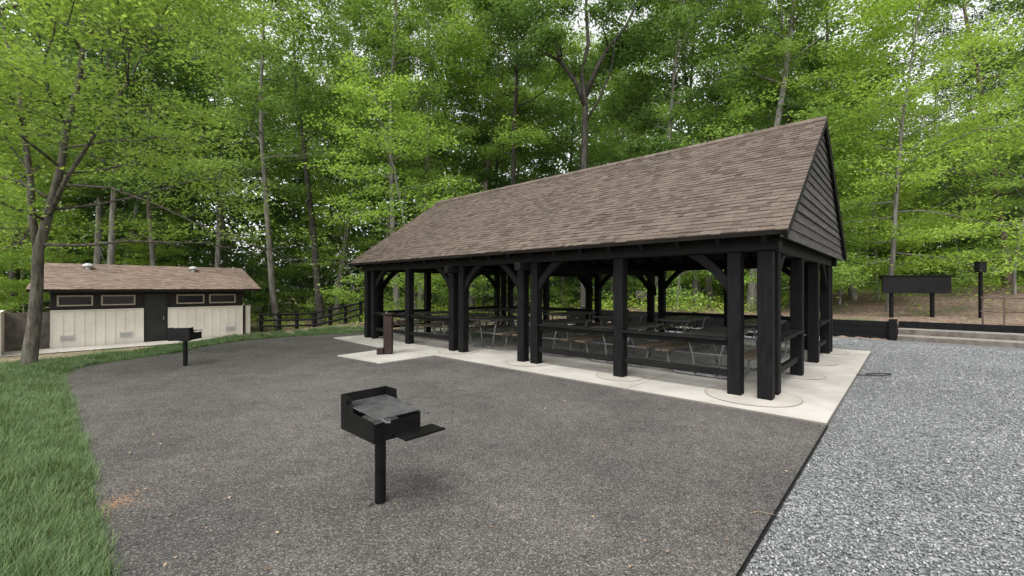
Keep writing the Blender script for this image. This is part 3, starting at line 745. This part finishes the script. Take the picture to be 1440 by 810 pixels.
# ------------------------------------------------------------ trees
def leaves(C, size, rng, tilt=.5, asp=.62):
    n = len(C); nr = np.stack([rng.normal(0, tilt, n), rng.normal(0, tilt, n), np.ones(n)], -1); nr /= np.linalg.norm(nr, axis=1)[:, None]
    az = rng.uniform(0, 6.28, n); a = np.stack([np.cos(az), np.sin(az), np.zeros(n)], -1); a -= nr*(a*nr).sum(1)[:, None]; a /= np.linalg.norm(a, axis=1)[:, None]
    c = np.cross(nr, a); s = size*rng.uniform(.55, 1.3, n)[:, None]
    dz = np.zeros((n, 3)); dz[:, 2] = 1
    V = np.stack([C-a*s/2, C-a*s*.02+c*s*asp/2, C+a*s/2-dz*s*.12, C-a*s*.02-c*s*asp/2], 1)
    return V.reshape(-1, 3), np.arange(n*4).reshape(-1, 4)
def grow(name, seed, H, r0, cb, cr_, npri, nsec, nl, ls, bark, leaf, elev=(12, 55), trunk=None, flat=.35, spread=.11, sub=True, tilt=.7, zmin=0, forks=(), flen=(.35, .6)):
    rg = np.random.default_rng(seed); root = empty(name, (0, 0, 0))
    if trunk is None:
        T = [np.zeros(3)]; d = np.array([rg.normal(0, .05), rg.normal(0, .05)])
        for i in range(1, 11):
            d = d+rg.normal(0, .035, 2); T.append(np.array([T[-1][0]+d[0]*H/10, T[-1][1]+d[1]*H/10, H*i/10]))
    else: T = [np.array(p, float) for p in trunk]
    nT = len(T); T = np.array(T); tt = np.linspace(0, 1, nT)
    rad = r0*(1-.86*tt**.9); rad[0] *= 1.35
    b = MB()
    Tp = np.insert(T, 1, T[0]*.96+T[1]*.04+np.array([0, 0, .12]), 0); Tp[0, 2] -= .3
    Tr = np.insert(rad, 1, r0*1.05)
    b.tube(Tp, Tr, 10)
    C = []
    def tp(t): return np.array([np.interp(t, tt, T[:, k]) for k in range(3)])
    def primary(p, az, L, el, rp):
        pts = [p]; a = az; e = el
        for k in range(5):
            a += rg.normal(0, .2); e += rg.normal(-.05, .14)
            pts.append(pts[-1]+np.array([math.cos(a)*math.cos(e), math.sin(a)*math.cos(e), math.sin(e)])*L/5)
        b.tube(pts, [rp*(1-.15*k) for k in range(6)], 6)
        P_ = np.array(pts)
        for j in range(nsec):
            s = .22+.78*(j+rg.random()*.6)/nsec; s = min(s, 1)
            q0 = np.array([np.interp(s*5, range(6), P_[:, k]) for k in range(3)])
            a2 = a+(1 if j % 2 else -1)*rg.uniform(.5, 1.25) if s < .93 else a
            e2 = el*.5+rg.normal(0, .25)
            L2 = L*rg.uniform(.3, .5)*(1.15-.5*s)
            dr = np.array([math.cos(a2)*math.cos(e2), math.sin(a2)*math.cos(e2), math.sin(e2)])
            mid = q0+dr*L2*.5+np.array([0, 0, .04*L2]); end = q0+dr*L2-np.array([0, 0, .06*L2])
            if sub: b.tube([q0, mid, end], [rp*.35, rp*.22, .004], 4)
            ns = 3
            for m in range(ns):
                f = .35+.75*(m+rg.random())/ns; cc = q0+(end-q0)*f+rg.normal(0, 1, 3)*L2*np.array([.22, .22, .10])
                k = int(nl*rg.uniform(.4, 1.5)/ns)
                C.append(cc+rg.normal(0, 1, (k, 3))*np.array([1, 1, flat])*spread*cr_*rg.uniform(.6, 1.2))
    for i in range(npri):
        t = cb+(.97-cb)*(i+rg.random()*.8)/npri; tq = (t-cb)/(1-cb)
        L = cr_*(.35+.75*math.sin(math.pi*min(1, tq*.75+.2)))*rg.uniform(.7, 1.2)
        primary(tp(t), i*2.4+rg.uniform(-.5, .5), L, R(elev[0]+(elev[1]-elev[0])*tq+rg.uniform(-8, 8)), max(.012, float(np.interp(t, tt, rad))*.42))
    for fk, fr in forks:
        fk = np.array(fk, float); b.tube(fk, [fr*(1-.75*i/(len(fk)-1)) for i in range(len(fk))], 8)
        for i in range(2, len(fk)):
            for q in range(2): primary(fk[i], rg.uniform(0, 6.28), cr_*rg.uniform(*flen), R(rg.uniform(10, 60)), fr*.3)
    b.build('trunk', bark, root, smooth=True, recalc=False)
    C = np.concatenate(C); C = C[C[:, 2] > zmin]; V, Fc = leaves(C, ls, rg, tilt)
    npmesh('crown', V, Fc, leaf, root)
    return root
used = {}
def place(proto, px, Y, sc, label, cat='tree', group=None, rz=None, X=None):
    o = proto if proto.name not in used else copy_tree(proto)
    used[proto.name] = 1
    x = (px-720)/F*Y if X is None else X
    o.location = (x, Y, hz(x, Y)-.05); o.scale = (sc, sc, sc*random.uniform(.95, 1.1)); o.rotation_euler = (0, 0, random.uniform(0, 6.28) if rz is None else rz)
    tag(o, label, cat, group); return o
big = grow('shade_tree', 7, 11, .125, .30, 4.3, 24, 9, 210, .085, M['bark_near'], M['leaf_near'], (14, 50),
           trunk=[(0, 0, 0), (.05, .05, .9), (.06, .1, 1.7), (.14, .05, 2.5), (.34, .1, 3.4), (.52, .15, 4.3), (.62, .2, 5.3), (.8, .3, 6.4), (.9, .3, 7.8), (1.0, .2, 9.2), (1.0, .2, 11)], spread=.075, zmin=2.75, flat=.3,
           forks=[([(.14, .05, 2.45), (-.05, .1, 3.2), (-.2, .2, 4.1), (-.45, .3, 5.2), (-.6, .3, 6.4), (-.9, .2, 7.8), (-1.1, .2, 9.2)], .075),
                  ([(.3, .1, 3.2), (.9, -.1, 4.0), (1.6, -.2, 4.9), (2.3, -.2, 6.0), (2.9, -.1, 7.4)], .05)], flen=(.4, .75))
x, y = at(41, 9.25); big.location = (x, y, hz(x, y)-.03)
tag(big, 'mottled forked tree with pale green layered leaves on the grass before the toilet block', 'tree')
TL = [grow('tall_tree', 20, 20, .19, .36, 4.0, 19, 7, 170, .17, M['bark_grey'], M['leaf_mid'], flat=.5, spread=.085),
      grow('tall_tree', 21, 21, .21, .42, 4.3, 17, 7, 180, .17, M['bark_dark'], M['leaf_mid'], flat=.5, spread=.085),
      grow('tall_tree', 22, 19, .17, .38, 3.7, 19, 7, 170, .17, M['bark_grey'], M['leaf_dark'], flat=.5, spread=.085),
      grow('tall_tree', 23, 22, .23, .46, 4.8, 17, 8, 170, .18, M['bark_grey'], M['leaf_mid'], (20, 65), flat=.5, spread=.08),
      ]
SM = [grow('young_tree', 30, 8.5, .07, .12, 2.6, 22, 7, 100, .12, M['bark_grey'], M['leaf_bright'], (5, 45), flat=.3),
      grow('young_tree', 31, 7, .06, .14, 2.3, 20, 7, 100, .12, M['bark_dark'], M['leaf_mid'], (5, 45), flat=.3),
      grow('young_tree', 32, 10, .08, .15, 2.8, 24, 7, 100, .13, M['bark_grey'], M['leaf_bright'], (5, 45), flat=.3)]
BE = grow('beech_tree', 40, 12.5, .12, .14, 3.6, 32, 8, 170, .12, M['bark_grey'], M['leaf_bright'], (0, 45), flat=.25)
CO = grow('conifer_tree', 41, 19, .2, .2, 2.8, 40, 8, 110, .11, M['bark_red'], M['needle'], (-12, 25), flat=.25, tilt=.3)
FK = grow('forked_oak_tree', 42, 21, .24, .74, 4.6, 6, 8, 120, .165, M['bark_dark'], M['leaf_mid'], (35, 70), spread=.08, flat=.5,
          trunk=[(0, 0, 0), (.05, 0, 3), (-.05, 0, 6), (.0, 0, 8.5), (.05, 0, 10.6), (-.15, 0, 12), (.2, 0, 13.6), (.1, .2, 15.5), (.3, .2, 17.5), (.3, 0, 20)],
          forks=[([(.05, 0, 10.4), (-.5, -.1, 11.6), (-1.3, -.1, 12.6), (-1.7, 0, 14), (-2.5, .2, 15.6), (-2.9, .3, 17.6)], .15),
                 ([(.05, 0, 10.9), (.6, -.2, 12.2), (1.2, -.3, 13.2), (2.1, -.3, 14.2), (2.9, -.2, 15.8), (3.3, 0, 17.5)], .14),
                 ([(-.1, 0, 9.4), (.7, -.3, 10.6), (1.3, -.5, 12.0), (1.5, -.6, 13.5)], .08),
                 ([(-1.3, -.1, 12.6), (-2.3, -.3, 13.0), (-3.3, -.4, 13.6), (-4.2, -.4, 14.8)], .08)])
place(BE, 1250, 18.5, .95, 'bright yellow green beech right of the shelter gable, behind the black board', 'tree', rz=1)
place(CO, 1418, 23, 1.0, 'dark needled conifer with reddish trunk at the right edge', 'tree', rz=0)
place(FK, 822, 22.0, .96, 'dark forked oak rising over the middle of the shelter roof', 'tree', rz=0)
place(TL[3], 1056, 21.5, 1.0, 'leafy tall tree whose trunk shows just left of the gable peak', 'tree', rz=.5)
place(TL[0], 146, 22.5, 1.0, 'tall grey trunk behind the left half of the toilet block roof', 'tree')
place(TL[2], 228, 25.5, .95, 'slim grey tree behind the middle of the toilet block roof', 'tree')
place(TL[0], 298, 26.5, 1.05, 'straight pale grey trunk behind the right half of the toilet block roof', 'tree')
o = place(TL[2], 392, 23.5, 1.0, 'grey trunk leaning left, just right of the toilet block', 'tree'); o.rotation_euler = (R(2), R(-6), 1.0)
place(TL[1], 452, 24.5, 1.05, 'dark upright trunk beside the fence between toilet block and shelter', 'tree')
place(TL[1], 720, 26.5, 1.0, 'dark trunk over the shelter roof, left of the forked oak', 'tree')
place(TL[3], 662, 28, 1.05, 'slender grey trunk over the left part of the shelter roof', 'tree')
place(TL[0], 590, 27, 1.05, 'tall full tree standing behind the left end of the shelter roof ridge', 'tree')
place(TL[2], 530, 30, 1.1, 'dark-leaved tall tree behind the gap left of the shelter roof', 'tree')
place(SM[0], 585, 19.5, 1.15, 'bright green young tree just behind the left end of the shelter roof', 'tree')
place(TL[0], 980, 25, 1.0, 'grey trunk showing above the right part of the shelter roof', 'tree')
place(SM[0], 1180, 22, 1.1, 'bright young tree close behind the boarded gable', 'tree')
fixed = [((px-720)/F*Y, Y) for px, Y in ((1250, 18.5), (1418, 23), (822, 22), (1056, 21.5), (146, 22.5), (228, 25.5), (298, 26.5), (392, 23.5), (452, 24.5), (720, 26.5), (662, 28), (590, 27), (530, 30), (585, 19.5), (980, 25), (1180, 22))]
def blocked(x, y, mg):
    u, v = UV(x, y)
    if -8-mg < u < 14+mg and -9 < v < 13+mg: return True
    q = np.array([x, y])-A; lx = q@D2; ly = q@D1
    if -4-mg < lx < 8+mg and -4 < ly < 5+mg: return True
    if x < -4 and y < 17.5 and x > -20: return True
    if -14 < x < -6.5 and y < 23: return True
    return False
def region(px):
    if px < 345: return 'behind the toilet block'
    if px < 500: return 'between the toilet block and the shelter'
    if px < 1190: return 'behind the long shelter roof'
    return 'on the leaf-strewn slope right of the shelter'
rr = random.Random(77)
def fill(protos, count, y0, y1, gap, kind, sc, mg, word):
    k = 0; tries = 0; mine = []
    while k < count and tries < 9000:
        tries += 1
        Y = rr.uniform(y0, y1); px = rr.uniform(-120, 1560); x = (px-720)/F*Y
        if blocked(x, Y, mg): continue
        if 1215 < px < 1480 and word == 'tall' and Y < 38: continue
        if 740 < px < 900 and word == 'tall' and Y < 26: continue
        if 1270 < px < 1400 and Y < 27: continue
        if any((x-a)**2+(Y-c)**2 < gap**2 for a, c in mine) or any((x-a)**2+(Y-c)**2 < (1.6)**2 for a, c in fixed): continue
        mine.append((x, Y)); k += 1
        reg = region(px)
        place(rr.choice(protos), px, Y, rr.uniform(*sc), '%s %s' % (kind, reg), 'tree', '%s trees %s' % (word, reg))
fill(TL, 40, 21, 43, 3.6, 'tall leafy woodland tree in the dense wood', (.85, 1.15), 1.5, 'tall')
fill(SM, 46, 18, 38, 2.4, 'low young woodland tree under the taller ones', (.7, 1.15), .8, 'young')

# undergrowth & far wood
n = 1600; C = []
k = 0
while k < n:
    Y = rr.uniform(17, 42); x = rr.uniform(-1.35, 1.35)*Y
    if blocked(x, Y, -.5): continue
    u, v = UV(x, Y)
    if u < 4 and v < 26 and rr.random() < .965: continue
    k += 1; z = hz(x, Y); s = rr.uniform(.2, .6); m = int(rr.uniform(20, 60))
    C.append(np.array([x, Y, z+s*.7])+rng.normal(0, 1, (m, 3))*np.array([s, s, s*.5]))
V, Fc = leaves(np.concatenate(C), .13, rng)
tag(npmesh('undergrowth', V, Fc, M['leaf_bright']), 'low leafy undergrowth across the woodland floor', 'undergrowth', kind='stuff')
C = []
for k in range(3800):
    a = rr.uniform(-1.15, 1.15); r_ = rr.uniform(44, 60)
    top = 24+3*math.sin(a*9)+2*math.sin(a*23+1)
    if .70 < a < .88: top *= .5
    h_ = top*rr.random()**1.25
    s = rr.uniform(.7, 1.6); m = 85
    C.append(np.array([math.sin(a)*r_, math.cos(a)*r_, h_])+rng.normal(0, 1, (m, 3))*np.array([s, s, s*.6]))
V, Fc = leaves(np.concatenate(C), .48, rng, 1.0)
tag(npmesh('distant_woods', V, Fc, M['leaf_far']), 'far-off mass of woodland foliage closing the view', 'woods', kind='stuff')

# ------------------------------------------------------------ light, camera
w = bpy.data.worlds.new('World'); SC.world = w; w.use_nodes = True; nt = w.node_tree; nt.nodes.clear()
sky = nt.nodes.new('ShaderNodeTexSky'); sky.sky_type = 'NISHITA'; sky.sun_disc = False
EL, AZ = 58, -150
sky.sun_elevation = R(EL); sky.sun_rotation = R(AZ); sky.dust_density = 3; sky.air_density = 1; sky.ozone_density = 1
hs = nt.nodes.new('ShaderNodeHueSaturation'); hs.inputs['Saturation'].default_value = .08; hs.inputs['Value'].default_value = 2.6
bg = nt.nodes.new('ShaderNodeBackground'); bg.inputs[1].default_value = .15
ou = nt.nodes.new('ShaderNodeOutputWorld')
nt.links.new(sky.outputs[0], hs.inputs['Color']); nt.links.new(hs.outputs[0], bg.inputs[0]); nt.links.new(bg.outputs[0], ou.inputs[0])
sl = bpy.data.lights.new('sun', 'SUN'); sl.energy = 1.4; sl.angle = R(25); sl.color = (1, .97, .92)
so = bpy.data.objects.new('sun', sl); COL.objects.link(so)
d = Vector((math.sin(R(AZ))*math.cos(R(EL)), math.cos(R(AZ))*math.cos(R(EL)), math.sin(R(EL))))
so.rotation_euler = d.to_track_quat('Z', 'Y').to_euler()
cam = bpy.data.cameras.new('camera'); cam.lens = F/1440*36; cam.sensor_width = 36; cam.clip_end = 2000; cam.clip_start = .05
co = bpy.data.objects.new('camera', cam); COL.objects.link(co); co.location = (0, 0, HC); co.rotation_euler = (R(90), 0, 0)
SC.camera = co
SC.view_settings.view_transform = 'Standard'; SC.view_settings.look = 'None'; SC.view_settings.exposure = 0
